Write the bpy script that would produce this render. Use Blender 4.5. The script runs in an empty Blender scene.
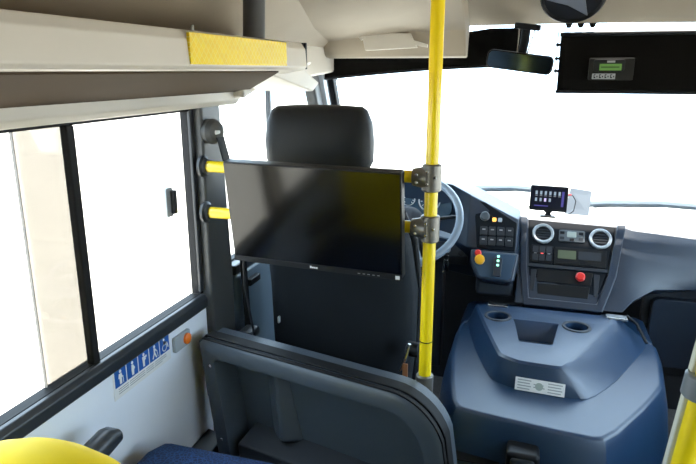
import bpy, bmesh, math, random
from mathutils import Vector, Matrix, Euler
random.seed(7)
S = bpy.context.scene
COL = S.collection
PI = math.pi

# ---------------------------------------------------------------- camera
cam = bpy.data.cameras.new('camera')
camo = bpy.data.objects.new('camera', cam)
COL.objects.link(camo)
cam.sensor_width = 36.0
cam.lens = 36.0 * 611.0 / 696.0
cam.clip_start = 0.02
camo.location = (0, 0, 1.65)
camo.rotation_euler = (math.radians(90 - 14.85), 0, math.radians(16.9))
S.camera = camo

# ---------------------------------------------------------------- light
w = bpy.data.worlds.new('sky')
S.world = w
w.use_nodes = True
bg = w.node_tree.nodes['Background']
bg.inputs[0].default_value = (0.64, 0.82, 1.0, 1)
bg.inputs[1].default_value = 4.8
sun = bpy.data.lights.new('sun', 'SUN')
sun.energy = 9.0
sun.angle = math.radians(1.0)
sun.color = (1.0, 0.93, 0.82)
suno = bpy.data.objects.new('sun', sun)
suno.rotation_euler = (math.radians(-4), math.radians(11), 0)
suno.location = (4, -1, 8)
COL.objects.link(suno)
S.view_settings.view_transform = 'Standard'
S.view_settings.look = 'None'
S.view_settings.gamma = 1.0
S.view_settings.use_curve_mapping = False
S.view_settings.exposure = 0.82

# ---------------------------------------------------------------- materials
MATS = {}
def mat(name, col, rough=0.5, metal=0.0, spec=0.5, bump=0.0, bscale=300.0, var=0.0, vscale=6.0, coat=0.0, emit=None, es=0.0):
    if name in MATS: return MATS[name]
    m = bpy.data.materials.new(name); m.use_nodes = True
    nt = m.node_tree; b = nt.nodes['Principled BSDF']
    b.inputs['Base Color'].default_value = (*col, 1)
    b.inputs['Roughness'].default_value = rough
    b.inputs['Metallic'].default_value = metal
    b.inputs['Specular IOR Level'].default_value = spec
    b.inputs['Coat Weight'].default_value = coat
    if emit:
        b.inputs['Emission Color'].default_value = (*emit, 1)
        b.inputs['Emission Strength'].default_value = es
    tc = nt.nodes.new('ShaderNodeTexCoord')
    if var > 0:
        n = nt.nodes.new('ShaderNodeTexNoise'); n.inputs['Scale'].default_value = vscale
        n.inputs['Detail'].default_value = 5
        nt.links.new(tc.outputs['Object'], n.inputs['Vector'])
        r = nt.nodes.new('ShaderNodeMapRange')
        r.inputs['From Min'].default_value = 0.3; r.inputs['From Max'].default_value = 0.7
        r.inputs['To Min'].default_value = 1 - var; r.inputs['To Max'].default_value = 1 + var
        nt.links.new(n.outputs['Fac'], r.inputs['Value'])
        v = nt.nodes.new('ShaderNodeVectorMath'); v.operation = 'SCALE'
        v.inputs[0].default_value = col
        nt.links.new(r.outputs['Result'], v.inputs['Scale'])
        nt.links.new(v.outputs['Vector'], b.inputs['Base Color'])
    if bump > 0:
        n2 = nt.nodes.new('ShaderNodeTexNoise'); n2.inputs['Scale'].default_value = bscale
        nt.links.new(tc.outputs['Object'], n2.inputs['Vector'])
        bp = nt.nodes.new('ShaderNodeBump'); bp.inputs['Strength'].default_value = bump
        bp.inputs['Distance'].default_value = 0.002
        nt.links.new(n2.outputs['Fac'], bp.inputs['Height'])
        nt.links.new(bp.outputs['Normal'], b.inputs['Normal'])
    MATS[name] = m
    return m

def glass(name, tint, refl=0.6):
    m = bpy.data.materials.new(name); m.use_nodes = True
    nt = m.node_tree; nt.nodes.clear()
    o = nt.nodes.new('ShaderNodeOutputMaterial')
    t = nt.nodes.new('ShaderNodeBsdfTransparent'); t.inputs[0].default_value = (*tint, 1)
    g = nt.nodes.new('ShaderNodeBsdfGlossy'); g.inputs['Roughness'].default_value = 0.02
    f = nt.nodes.new('ShaderNodeLayerWeight'); f.inputs['Blend'].default_value = 0.5
    pw = nt.nodes.new('ShaderNodeMath'); pw.operation = 'POWER'; pw.inputs[1].default_value = 4.0
    mu = nt.nodes.new('ShaderNodeMath'); mu.operation = 'MULTIPLY_ADD'; mu.inputs[1].default_value = refl; mu.inputs[2].default_value = 0.02
    x = nt.nodes.new('ShaderNodeMixShader')
    nt.links.new(f.outputs['Facing'], pw.inputs[0]); nt.links.new(pw.outputs[0], mu.inputs[0]); nt.links.new(mu.outputs[0], x.inputs[0])
    nt.links.new(t.outputs[0], x.inputs[1]); nt.links.new(g.outputs[0], x.inputs[2])
    nt.links.new(x.outputs[0], o.inputs[0])
    return m

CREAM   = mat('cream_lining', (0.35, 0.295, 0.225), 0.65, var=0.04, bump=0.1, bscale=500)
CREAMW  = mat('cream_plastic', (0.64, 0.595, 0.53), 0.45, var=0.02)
WHITEP  = mat('white_laminate', (0.82, 0.86, 0.94), 0.4, var=0.02)
TAUPE   = mat('dark_taupe', (0.060, 0.042, 0.026), 0.85, spec=0.1, var=0.05, bump=0.2)  # darker taupe, used only on the duct underside
DASH    = mat('blue_grey_plastic', (0.012, 0.024, 0.046), 0.36, spec=0.7, bump=0.25, bscale=700, var=0.06)
COVER   = mat('engine_cover_plastic', (0.009, 0.033, 0.080), 0.34, spec=0.8, bump=0.3, bscale=600, var=0.05)
SHELL   = mat('partition_plastic', (0.058, 0.074, 0.095), 0.34, bump=0.25, bscale=700, var=0.06)
DASHD   = mat('dark_blue_plastic', (0.016, 0.021, 0.03), 0.5, bump=0.2, bscale=700)
BLACKP  = mat('black_plastic', (0.008, 0.009, 0.012), 0.45, spec=0.3)
RUBBER  = mat('black_rubber', (0.008, 0.008, 0.009), 0.55, spec=0.2)
GREYTR  = mat('dark_grey_trim', (0.026, 0.030, 0.036), 0.35)
PILLAR  = mat('pillar_plastic', (0.055, 0.057, 0.058), 0.4, bump=0.2, bscale=700)
SEATF   = mat('seat_fabric', (0.011, 0.014, 0.018), 0.85, spec=0.2, bump=0.6, bscale=900, var=0.1)
HEADF   = mat('headrest_leather', (0.010, 0.012, 0.016), 0.55, spec=0.35, bump=0.3, bscale=500)
YELLOW  = mat('yellow_paint', (0.97, 0.72, 0.008), 0.3, coat=0.3)
YELLOWS = mat('yellow_vinyl', (0.92, 0.66, 0.005), 0.6, spec=0.2, var=0.03, vscale=9)
FITTING = mat('grey_cast_fitting', (0.20, 0.19, 0.17), 0.35, metal=0.55, bump=0.3, bscale=500)
STEEL   = mat('steel', (0.6, 0.6, 0.6), 0.25, metal=1.0)
SILVER  = mat('silver_plastic', (0.42, 0.46, 0.50), 0.35, metal=0.2)
STACKB  = mat('stack_black', (0.007, 0.009, 0.013), 0.6, spec=0.15)
SCREEN  = mat('dark_screen', (0.002, 0.002, 0.002), 0.13, spec=0.5)
BEZEL   = mat('bezel', (0.009, 0.010, 0.012), 0.4, spec=0.3)
WHITE   = mat('white_print', (0.8, 0.8, 0.8), 0.5)
BLUE    = mat('blue_print', (0.01, 0.10, 0.42), 0.45)
GREYPR  = mat('grey_print', (0.35, 0.36, 0.38), 0.6)
ORANGE  = mat('orange_lens', (0.9, 0.2, 0.02), 0.3)
RED     = mat('red_button', (0.72, 0.03, 0.025), 0.3)
AMBER   = mat('amber_button', (0.9, 0.45, 0.02), 0.3)
LCD     = mat('green_lcd', (0.10, 0.22, 0.05), 0.3, emit=(0.16, 0.34, 0.06), es=0.10)
LCDG    = mat('grey_lcd', (0.35, 0.40, 0.38), 0.3)
LEDG    = mat('green_led', (0.3, 0.9, 0.6), 0.3, emit=(0.4, 1.0, 0.7), es=0.9)
LEDR    = mat('red_led', (0.9, 0.1, 0.1), 0.3, emit=(1.0, 0.1, 0.08), es=0.9)
LEDA    = mat('amber_led', (0.9, 0.5, 0.1), 0.3, emit=(1.0, 0.5, 0.1), es=0.8)
ICON    = mat('screen_icon', (0.25, 0.3, 0.36), 0.4, emit=(0.5, 0.62, 0.75), es=0.2)
ICONV   = mat('screen_violet', (0.05, 0.045, 0.16), 0.4, emit=(0.12, 0.08, 0.6), es=0.15)
SCRON   = mat('screen_lit', (0.004, 0.004, 0.008), 0.3, spec=0.3, emit=(0.01, 0.015, 0.05), es=0.1)
COPPER  = mat('brown_strap', (0.30, 0.12, 0.05), 0.6)
FLOORM  = mat('floor_vinyl', (0.10, 0.095, 0.09), 0.6, var=0.25, vscale=60)
GROUNDM = mat('pale_concrete', (0.64, 0.57, 0.48), 0.9, var=0.04, vscale=0.8)
PAPER   = mat('paper', (0.19, 0.215, 0.25), 0.6)
BLIND   = mat('blind_fabric', (0.005, 0.0045, 0.004), 0.9, spec=0.08)
GLASS_S = glass('tinted_glass', (0.90, 0.90, 0.89))
GLASS_F = glass('darker_tint_glass', (0.45, 0.437, 0.42))  # darker tint standing in for two overlapping panes
GLASS_W = glass('windscreen_glass', (0.93, 0.95, 0.95), 0.4)
MIRRORM = mat('mirror_glass', (0.10, 0.15, 0.21), 0.12, metal=1.0)

def tape_mat():
    m = bpy.data.materials.new('yellow_reflective_tape'); m.use_nodes = True
    nt = m.node_tree; b = nt.nodes['Principled BSDF']
    tc = nt.nodes.new('ShaderNodeTexCoord')
    mp = nt.nodes.new('ShaderNodeMapping'); mp.inputs['Rotation'].default_value = (math.radians(45), 0, 0)
    ch = nt.nodes.new('ShaderNodeTexBrick')
    ch.inputs['Scale'].default_value = 40
    ch.inputs['Color1'].default_value = (0.97, 0.72, 0.0, 1); ch.inputs['Color2'].default_value = (0.92, 0.64, 0.0, 1)
    ch.inputs['Mortar'].default_value = (1.0, 0.86, 0.2, 1)
    ch.inputs['Brick Width'].default_value = 0.5; ch.inputs['Row Height'].default_value = 0.5; ch.offset = 0
    sw = nt.nodes.new('ShaderNodeSeparateXYZ'); cb = nt.nodes.new('ShaderNodeCombineXYZ')
    nt.links.new(tc.outputs['Object'], mp.inputs[0]); nt.links.new(mp.outputs[0], sw.inputs[0])
    nt.links.new(sw.outputs['Y'], cb.inputs['X']); nt.links.new(sw.outputs['Z'], cb.inputs['Y'])
    nt.links.new(cb.outputs[0], ch.inputs['Vector']); nt.links.new(ch.outputs['Color'], b.inputs['Base Color'])
    b.inputs['Roughness'].default_value = 0.25
    return m
TAPE = tape_mat()

def blue_fabric():
    m = bpy.data.materials.new('blue_patterned_fabric'); m.use_nodes = True
    nt = m.node_tree; b = nt.nodes['Principled BSDF']; b.inputs['Roughness'].default_value = 0.85
    tc = nt.nodes.new('ShaderNodeTexCoord')
    wv = nt.nodes.new('ShaderNodeTexVoronoi'); wv.inputs['Scale'].default_value = 110; wv.feature = 'DISTANCE_TO_EDGE'
    r = nt.nodes.new('ShaderNodeValToRGB')
    r.color_ramp.elements[0].color = (0.014, 0.07, 0.22, 1); r.color_ramp.elements[0].position = 0.0
    r.color_ramp.elements[1].color = (0.004, 0.016, 0.065, 1); r.color_ramp.elements[1].position = 0.14
    nt.links.new(tc.outputs['Object'], wv.inputs['Vector']); nt.links.new(wv.outputs['Distance'], r.inputs['Fac'])
    nt.links.new(r.outputs['Color'], b.inputs['Base Color'])
    return m
BLUEF = blue_fabric()

# ---------------------------------------------------------------- mesh helpers
INV = {}
def thing(name, label, cat, loc=(0, 0, 0), rot=(0, 0, 0), group=None, kind=None):
    o = bpy.data.objects.new(name, None); COL.objects.link(o)
    o.empty_display_size = 0.05
    o.location = loc; o.rotation_euler = rot
    INV[o.name] = (Matrix.Translation(Vector(loc)) @ Euler(rot).to_matrix().to_4x4()).inverted()
    tag(o, label, cat, group, kind)
    return o
def tag(o, label=None, cat=None, group=None, kind=None):
    if label: o['label'] = label
    if cat: o['category'] = cat
    if group: o['group'] = group
    if kind: o['kind'] = kind
    return o

class MB:
    def __init__(s): s.v = []; s.f = []
    def add(s, v, f):
        n = len(s.v); s.v += [Vector(p) for p in v]; s.f += [[i + n for i in q] for q in f]; return s
    def box(s, a, b):
        x0, y0, z0 = a; x1, y1, z1 = b
        return s.add([(x0,y0,z0),(x1,y0,z0),(x1,y1,z0),(x0,y1,z0),(x0,y0,z1),(x1,y0,z1),(x1,y1,z1),(x0,y1,z1)],
                     [(3,2,1,0),(4,5,6,7),(0,1,5,4),(1,2,6,5),(2,3,7,6),(3,0,4,7)])
    def loft(s, rings, closed=True, cap=True):
        n = len(rings[0]); v = [p for r in rings for p in r]; f = []
        for i in range(len(rings) - 1):
            for j in range(n if closed else n - 1):
                k = (j + 1) % n
                f.append((i*n + j, i*n + k, (i+1)*n + k, (i+1)*n + j))
        if cap and closed:
            f.append(tuple(reversed(range(n)))); f.append(tuple((len(rings)-1)*n + j for j in range(n)))
        return s.add(v, f)
    def prism(s, poly, fn, a, b):          # poly of 2D points, fn(u, v, w) -> 3D, from w=a to w=b
        return s.loft([[fn(u, v, a) for u, v in poly], [fn(u, v, b) for u, v in poly]])
    def cyl(s, p0, p1, r0, r1=None, n=20, cap=True):
        r1 = r0 if r1 is None else r1
        p0, p1 = Vector(p0), Vector(p1); d = (p1 - p0).normalized()
        a = d.orthogonal().normalized(); b = d.cross(a)
        rg = lambda p, r: [p + (a*math.cos(2*PI*i/n) + b*math.sin(2*PI*i/n))*r for i in range(n)]
        return s.loft([rg(p0, r0), rg(p1, r1)], cap=cap)
    def lathe(s, p0, axis, prof, n=28, cap=True):   # prof [(h, r)]
        p0 = Vector(p0); d = Vector(axis).normalized(); a = d.orthogonal().normalized(); b = d.cross(a)
        return s.loft([[p0 + d*h + (a*math.cos(2*PI*i/n) + b*math.sin(2*PI*i/n))*r for i in range(n)] for h, r in prof], cap=cap)
    def tube(s, pts, r, n=10, closed=False):
        pts = [Vector(p) for p in pts]; m = len(pts); rings = []
        prev = None
        for i, p in enumerate(pts):
            t = (pts[(i+1) % m] - pts[i-1]) if closed else (pts[min(i+1, m-1)] - pts[max(i-1, 0)])
            t.normalize()
            a = t.orthogonal().normalized() if prev is None else (prev - t*prev.dot(t)).normalized()
            prev = a; b = t.cross(a)
            rings.append([p + (a*math.cos(2*PI*k/n) + b*math.sin(2*PI*k/n))*r for k in range(n)])
        if closed:
            rings.append(rings[0]); return s.loft(rings, cap=False)
        return s.loft(rings)
    def build(s, name, m, parent=None, bevel=0.0, seg=2, smooth=True, sub=0, angle=35, local=False):
        inv = Matrix.Identity(4)
        if parent is not None and not local:
            inv = INV.get(parent.name, Matrix.Identity(4))
        me = bpy.data.meshes.new(name)
        me.from_pydata([inv @ p for p in s.v], [], s.f)
        bm = bmesh.new(); bm.from_mesh(me)
        bmesh.ops.remove_doubles(bm, verts=bm.verts, dist=1e-6)
        bmesh.ops.recalc_face_normals(bm, faces=bm.faces)
        bm.to_mesh(me); bm.free()
        me.materials.append(m)
        if smooth:
            me.polygons.foreach_set('use_smooth', [True]*len(me.polygons))
            if not sub and not bevel: me.set_sharp_from_angle(angle=math.radians(angle))
        o = bpy.data.objects.new(name, me); COL.objects.link(o)
        if parent is not None:
            o.parent = parent
            INV[o.name] = inv
        if bevel:
            b = o.modifiers.new('bevel', 'BEVEL'); b.width = bevel; b.segments = seg
            b.limit_method = 'ANGLE'; b.angle_limit = math.radians(30); b.harden_normals = True
        if sub:
            u = o.modifiers.new('sub', 'SUBSURF'); u.levels = sub; u.render_levels = sub
        return o

def box(name, a, b, m, parent=None, bevel=0.0, **k):
    return MB().box(a, b).build(name, m, parent, bevel=bevel, **k)
def struct(o):
    o['kind'] = 'structure'; return o
def sthing(name, loc=(0, 0, 0)):
    o = bpy.data.objects.new(name, None); COL.objects.link(o); o.location = loc
    INV[o.name] = Matrix.Translation(Vector(loc)).inverted(); o['kind'] = 'structure'
    return o
def rrect(x0, x1, y0, y1, r, n=5):
    p = []
    for cx, cy, a0 in ((x1-r, y1-r, 0), (x0+r, y1-r, 90), (x0+r, y0+r, 180), (x1-r, y0+r, 270)):
        for i in range(n + 1):
            a = math.radians(a0 + 90*i/n); p.append((cx + r*math.cos(a), cy + r*math.sin(a)))
    return p
def cut(o, cutters):
    for c in cutters:
        md = o.modifiers.new('cut', 'BOOLEAN'); md.object = c; md.operation = 'DIFFERENCE'; md.solver = 'EXACT'
    bpy.context.view_layer.update()
    dg = bpy.context.evaluated_depsgraph_get()
    me = bpy.data.meshes.new_from_object(o.evaluated_get(dg))
    o.modifiers.clear(); old = o.data; o.data = me; bpy.data.meshes.remove(old)
    for c in cutters: bpy.data.objects.remove(c)
    me.polygons.foreach_set('use_smooth', [True]*len(me.polygons))
    me.set_sharp_from_angle(angle=math.radians(35))
    return o
def uvw(fn): return fn

# ================================================================= SETTING
XL, XR = -0.95, 1.0
YB = -1.6
struct(box('ground', (-40, -40, -0.55), (40, 40, -0.45), GROUNDM))
struct(box('floor', (XL - 0.05, YB, -0.06), (XR + 0.05, 3.1, 0.0), FLOORM))

# left wall: lower panel, closed rear stretch and top band around the openings
wl = MB()
wl.box((XL - 0.05, YB, 0), (XL, 1.60, 0.94))
wl.box((XL - 0.05, YB, 1.56), (XL, 1.60, 1.80))
wl.box((XL - 0.05, YB, 0.94), (XL, 0.0, 1.56))  # unseen rear opening filled in to reduce light from behind
wall_left = struct(wl.build('wall_left', WHITEP))
tag(wall_left, 'pale grey-white laminate side wall panel below the passenger window')
# driver's part of the left wall: door panel
dp = MB()
dp.box((XL - 0.05, 1.60, 0), (XL, 2.95, 0.98))
dp.box((XL - 0.05, 1.60, 1.60), (XL, 2.95, 1.80))
door1 = struct(dp.build('door_1', DASHD))
box('door_panel', (XL, 1.74, 0.30), (XL + 0.035, 2.55, 0.985), mat('door_grey', (.13, .18, .23), .4), door1, bevel=0.012)
box('door_handle', (XL + 0.035, 1.80, 0.93), (XL + 0.055, 1.88, 0.955), BLACKP, door1, bevel=0.004)
MB().prism([(1.74, .985), (2.55, .985), (2.55, 1.02), (1.74, 1.02)], lambda u, v, w: (w, u, v), XL - 0.02, XL + 0.03).build('door_ledge', GREYTR, door1, bevel=0.006)

# right wall, unseen; its rear stretch is closed to cut stray light
wr = MB()
wr.box((XR, YB, 0), (XR + 0.05, 1.25, 0.90))
wr.box((XR, YB, 1.62), (XR + 0.05, 3.0, 1.80))
for y0, y1 in ((YB, 0.10), (1.15, 1.25), (2.55, 3.0)):
    wr.box((XR, y0, 0.9), (XR + 0.05, y1, 1.62))
wr.box((XR, 2.55, 0), (XR + 0.05, 3.0, 0.9))
struct(wr.build('wall_right', CREAM))
d2 = sthing('door_2', (XR, 1.25, 0))
fr = MB()
for y0, y1 in ((1.25, 1.31), (1.87, 1.93), (2.49, 2.55)): fr.box((XR, y0, 0), (XR + .04, y1, 1.62))
fr.box((XR, 1.31, 0), (XR + .04, 2.49, .75)); fr.box((XR, 1.31, 1.56), (XR + .04, 2.49, 1.62))  # unseen solid lower half, shaped to block light near the floor
fr.build('door_frame', RUBBER, d2)
for y0, y1 in ((1.31, 1.87), (1.93, 2.49)):
    box('pane', (XR + .015, y0, .75), (XR + .022, y1, 1.56), GLASS_W, d2)

# unseen back wall, closed and darkened to cut light from behind
wb = MB()
wb.box((XL, YB - .05, 0), (XR, YB, 2.1))
struct(wb.build('wall_back', mat('light_cut_lining', (.10, .09, .08), .7)))

# ceiling: lofted lining, domed down to the windscreen at the front
def ceil_ring(y, zc, k):
    prof = [(-0.95, 1.62), (-0.93, 1.69), (-0.86, 1.77), (-0.72, 1.86), (-0.5, 1.95), (-0.28, 2.01), (0, 2.03)]
    pts = prof + [(-x, z) for x, z in reversed(prof[:-1])]
    out = []
    for x, z in pts:
        x2 = x + 0.025
        if x > 0.9: x2 = XR
        if x < -0.9: x2 = XL + (0.0 if x < -.94 else .02)
        out.append((x2, y, min(z, zc + k*(z - zc))))
    return out
rings = []
for y, zc, k in ((YB, 3, 0), (0, 3, 0), (1.5, 3, 0), (2.1, 3, 0), (2.35, 2.0, .3), (2.50, 1.955, .2), (2.64, 1.895, .1), (2.75, 1.83, .05), (2.765, 1.822, .05)):
    if zc == 3: rings.append([(x, yy, z) for x, yy, z in ceil_ring(y, 0, 1)])
    else: rings.append(ceil_ring(y, zc, k))
n = len(rings[0])
cm = MB().loft([r + [(x, y, z + 0.05) for x, y, z in reversed(r)] for r in rings])
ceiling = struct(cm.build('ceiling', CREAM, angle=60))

# sill rail and cantrail on the left wall
struct(MB().prism([(XL, .932), (XL + .014, .936), (XL + .016, .966), (XL + .006, .978), (XL - .008, .978), (XL - .008, .932)],
                  lambda u, v, w: (u, w, v), YB + .1, 1.58).build('trim_1', GREYTR, bevel=0.004))
struct(MB().prism([(XL, .96), (-.66, .96), (-.66, .96)][:0] or [(XL, 1.543), (XL + .03, 1.545), (XL + .045, 1.56), (XL + .05, 1.60), (XL, 1.61)],
                  lambda u, v, w: (u, w, v), YB + .1, 1.80).build('trim_2', CREAMW, bevel=0.004))

# window 1: passenger sliding window
win1 = sthing('window_1', (XL, 1.0, .99))
f = MB()
f.box((XL - .04, 0.0, .958), (XL - .006, 1.575, .978)); f.box((XL - .04, 0.0, 1.535), (XL - .004, 1.575, 1.56))
f.box((XL - .04, 1.578, .975), (XL - .006, 1.60, 1.535)); f.box((XL - .04, 0.0, .975), (XL - .004, 0.035, 1.535))
f.build('frame', RUBBER, win1, bevel=0.003)
MB().box((XL - .026, 1.083, .975), (XL - .006, 1.108, 1.535)).build('sash_rail', RUBBER, win1, bevel=0.004)
box('pane', (XL - .021, .962, .97), (XL - .016, 1.58, 1.54), GLASS_S, win1)
box('pane', (XL - .035, 0.03, .97), (XL - .030, .962, 1.54), GLASS_S, win1)
box('pane_edge', (XL - .036, .9605, .975), (XL - .029, .9625, 1.54), mat('edge_grey', (.22, .20, .18), .5), win1)
box('overlap_pane', (XL - .035, .962, .97), (XL - .030, 1.10, 1.54), GLASS_F, win1)
lt = MB().prism(rrect(1.412, 1.446, 1.258, 1.34, .008, 3), lambda u, v, w: (w, u, v), XL - .016, XL + .006).build('latch', SILVER, win1, bevel=.002)
box('latch_grip', (XL + .006, 1.430, 1.266), (XL + .02, 1.444, 1.332), BLACKP, lt, bevel=.003)
for y in (1.52,):
    MB().box((XL - .012, 1.572, 0.985), (XL - .002, 1.59, 1.54)).build('gasket', GREYTR, win1, bevel=.003)
# right passenger window
wn = sthing('window_4', (XR, .1, .9))
box('pane', (XR + .02, .1, .9), (XR + .025, 1.15, 1.62), GLASS_S, wn)
fr = MB()
fr.box((XR + .01, .1, .9), (XR + .035, 1.15, .92)); fr.box((XR + .01, .1, 1.60), (XR + .035, 1.15, 1.62))
fr.box((XR + .01, .1, .92), (XR + .035, .13, 1.60)); fr.box((XR + .01, 1.12, .92), (XR + .035, 1.15, 1.60))
fr.build('frame', RUBBER, wn)

# B pillar
struct(MB().prism([(1.59, 0), (1.735, 0), (1.735, 1.0), (1.715, 1.35), (1.70, 1.60), (1.59, 1.60)],
                  lambda u, v, w: (w, u, v), XL - .05, XL + .025).build('trim_3', PILLAR, bevel=.008))
# window 2: driver's side window
win2 = sthing('window_2', (XL, 2.1, 1.0))
box('pane', (XL - .03, 1.70, .98), (XL - .025, 2.95, 1.60), GLASS_W, win2)
box('guide_rail', (XL - .022, 2.135, 1.0), (XL - .004, 2.155, 1.59), GREYTR, win2, bevel=.003)
f = MB(); f.box((XL - .035, 1.72, 1.0), (XL - .008, 2.9, 1.025)); f.box((XL - .035, 1.72, 1.585), (XL - .008, 2.75, 1.605))
f.build('frame', RUBBER, win2)

# A pillars (raked), with a lighter inner strip
def pillar(sx):
    t = []
    x = XL + .005 if sx < 0 else XR - .005
    def bar(mb, ya, yb, xo, wy, wx):
        r0 = [(x - sx*xo, ya, 1.70), (x - sx*(xo + wx), ya + .01, 1.70), (x - sx*(xo + wx), ya + wy, 1.70), (x - sx*xo, ya + wy, 1.70)]
        r1 = [(x - sx*xo, yb, .95), (x - sx*(xo + wx), yb + .01, .95), (x - sx*(xo + wx), yb + wy, .95), (x - sx*xo, yb + wy, .95)]
        return mb.loft([r0, r1])
    o = bar(MB(), 2.50, 2.90, -.04, .26, .05).build('trim_4' if sx < 0 else 'trim_5', PILLAR, bevel=.01)
    o['kind'] = 'structure'
    bar(MB(), 2.585, 2.985, .005, .055, .022).build('pillar_strip', SILVER if sx < 0 else PILLAR, o, bevel=.006)
    bar(MB(), 2.70, 3.10, .005, .06, .03).build('pillar_seal', RUBBER, o, bevel=.006)
pillar(-1); pillar(1)

# windscreen, curved in plan
win3 = sthing('window_3', (0, 3.1, .95))
rows = []
for i in range(17):
    x = -1.02 + 2.10*i/16; u = (x - .03)/1.05
    yo = -.20*u*u*u*u - .04*u*u
    rows.append([(x, 3.23 + yo, .84), (x, 2.93 + yo, 1.90), (x, 2.937 + yo, 1.90), (x, 3.237 + yo, .84)])
MB().loft(rows).build('pane', GLASS_W, win3, angle=60)
# front bulkhead under the windscreen
struct(box('wall_front', (XL - .05, 3.10, -.05), (XR + .05, 3.16, .84), DASHD))
struct(box('trim_6', (XL - .05, 3.09, .83), (XR + .05, 3.28, .86), DASHD, bevel=.01))

# header lining on the driver's side, above the blind
def cove(x, k):
    top = [(1.55, 1.99), (1.80, 1.875), (2.20, 1.825), (2.50, 1.798)]
    up = [(1.55, 2.03), (1.80, 2.02), (2.20, 1.99), (2.50, 1.80)]
    p = [(a[0], a[1]*k + b[1]*(1 - k)) for a, b in zip(top, up)]
    dz = -.045*max(0, (-x - .5)/.45)
    p = [(y, z + dz) for y, z in p] + [(2.53, 1.725 + dz*.4), (2.545, 1.702), (2.60, 1.697), (2.64, 1.83), (2.30, 2.06)]
    return [(x, y, z) for y, z in p]
hd = MB().loft([cove(XL, 1), cove(-.70, 1), cove(-.50, 1), cove(-.40, .8), cove(-.285, .15)])
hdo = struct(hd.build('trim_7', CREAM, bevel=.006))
# cream corner cover between bin end, pillar and header
struct(MB().prism([(1.76, 1.562), (1.86, 1.585), (2.20, 1.612), (2.66, 1.64), (2.66, 1.80), (1.80, 1.78), (1.70, 1.70)], lambda u, v, w: (w, u, v), XL, -.87).build('trim_8', CREAMW, bevel=.012))

# ================================================================= OVERHEAD BIN
BX = -.62
bn = thing('overhead_duct', 'long cream overhead air duct above the side window with yellow tape on it', 'overhead duct', (-.78, 0, 1.58))
BE = 1.64
MB().prism([(XL + .05, 1.60), (BX - .02, 1.648), (BX - .004, 1.650), (BX + .004, 1.658), (BX, 1.705), (BX - .012, 1.722), (XL + .06, 1.745)],
           lambda u, v, w: (u, w, v), YB + .1, BE).build('duct_body', CREAMW, bn, bevel=.003)
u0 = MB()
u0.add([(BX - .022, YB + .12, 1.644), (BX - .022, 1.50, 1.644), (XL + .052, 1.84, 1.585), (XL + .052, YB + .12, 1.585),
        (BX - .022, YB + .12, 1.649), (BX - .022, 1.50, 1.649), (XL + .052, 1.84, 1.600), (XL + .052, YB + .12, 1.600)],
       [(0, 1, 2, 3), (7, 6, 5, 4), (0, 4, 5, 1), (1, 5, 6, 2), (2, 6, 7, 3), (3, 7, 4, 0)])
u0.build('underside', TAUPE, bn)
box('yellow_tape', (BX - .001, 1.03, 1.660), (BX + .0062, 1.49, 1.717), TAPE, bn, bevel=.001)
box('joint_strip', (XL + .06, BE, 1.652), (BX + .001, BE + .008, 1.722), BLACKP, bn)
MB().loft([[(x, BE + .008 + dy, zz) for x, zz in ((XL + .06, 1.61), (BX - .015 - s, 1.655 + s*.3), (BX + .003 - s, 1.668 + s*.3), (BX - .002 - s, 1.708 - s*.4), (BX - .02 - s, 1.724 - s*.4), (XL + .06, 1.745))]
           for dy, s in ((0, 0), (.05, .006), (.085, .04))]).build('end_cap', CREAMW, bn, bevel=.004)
MB().prism([(1.50, 1.644), (1.62, 1.648), (1.74, 1.665), (1.92, 1.61), (1.86, 1.585)], lambda u, v, w: (w, u, v), XL + .06, BX - .06).build('end_bracket', CREAMW, bn, bevel=.004)
MB().lathe((BX - .02, 1.085, 1.722), (0, 0, 1), [(0, .004), (.01, .004), (.012, .002)], 10).build('screw', STEEL, bn)
MB().lathe((BX - .055, 1.43, 1.715), (0, .10, 1), [(0, .027), (.30, .027)], 20).build('support_tube', mat('tube_grey', (.085, .09, .095), .4), bn)

# ================================================================= DRIVER'S SEAT
seat = thing('driver_seat', 'dark grey high-backed driver seat with separate headrest behind the black monitor', 'seat', (-.60, 1.95, 0))
def bolster(cx, cy, hw, hd, z, r=.35, n=28, p=3.2):
    out = []
    for i in range(n):
        a = 2*PI*i/n; c, s_ = math.cos(a), math.sin(a)
        out.append((cx + hw*math.copysign(abs(c)**(2/p), c), cy + hd*math.copysign(abs(s_)**(2/p), s_), z))
    return out
MB().loft([bolster(-.633, 1.79, .09, .03, 1.345), bolster(-.633, 1.785, .155, .055, 1.353), bolster(-.634, 1.783, .170, .064, 1.380), bolster(-.634, 1.782, .172, .066, 1.440),
           bolster(-.634, 1.784, .166, .064, 1.495), bolster(-.634, 1.786, .150, .056, 1.532), bolster(-.634, 1.788, .135, .045, 1.543), bolster(-.634, 1.79, .08, .02, 1.547)]).build('headrest', HEADF, seat, angle=80)
for dx in (-.07, .07):
    MB().cyl((-.633 + dx, 1.80, 1.25), (-.633 + dx, 1.79, 1.36), .007).build('headrest_rod', STEEL, seat)
MB().loft([bolster(-.575, 1.86, .20, .05, .50), bolster(-.575, 1.85, .230, .085, .54), bolster(-.575, 1.85, .245, .11, .75), bolster(-.575, 1.845, .247, .115, .95),
           bolster(-.585, 1.82, .240, .10, 1.10), bolster(-.60, 1.81, .225, .085, 1.22), bolster(-.615, 1.80, .20, .065, 1.28), bolster(-.615, 1.80, .12, .03, 1.30)]).build('backrest', SEATF, seat, angle=80)
for sx in (-1, 1):
    MB().tube([(-.575 + sx*.232, 1.92, .60), (-.575 + sx*.240, 1.92, .80), (-.575 + sx*.242, 1.91, .95), (-.585 + sx*.236, 1.89, 1.12), (-.60 + sx*.222, 1.83, 1.22)], .012).build('piping', HEADF, seat)
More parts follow.
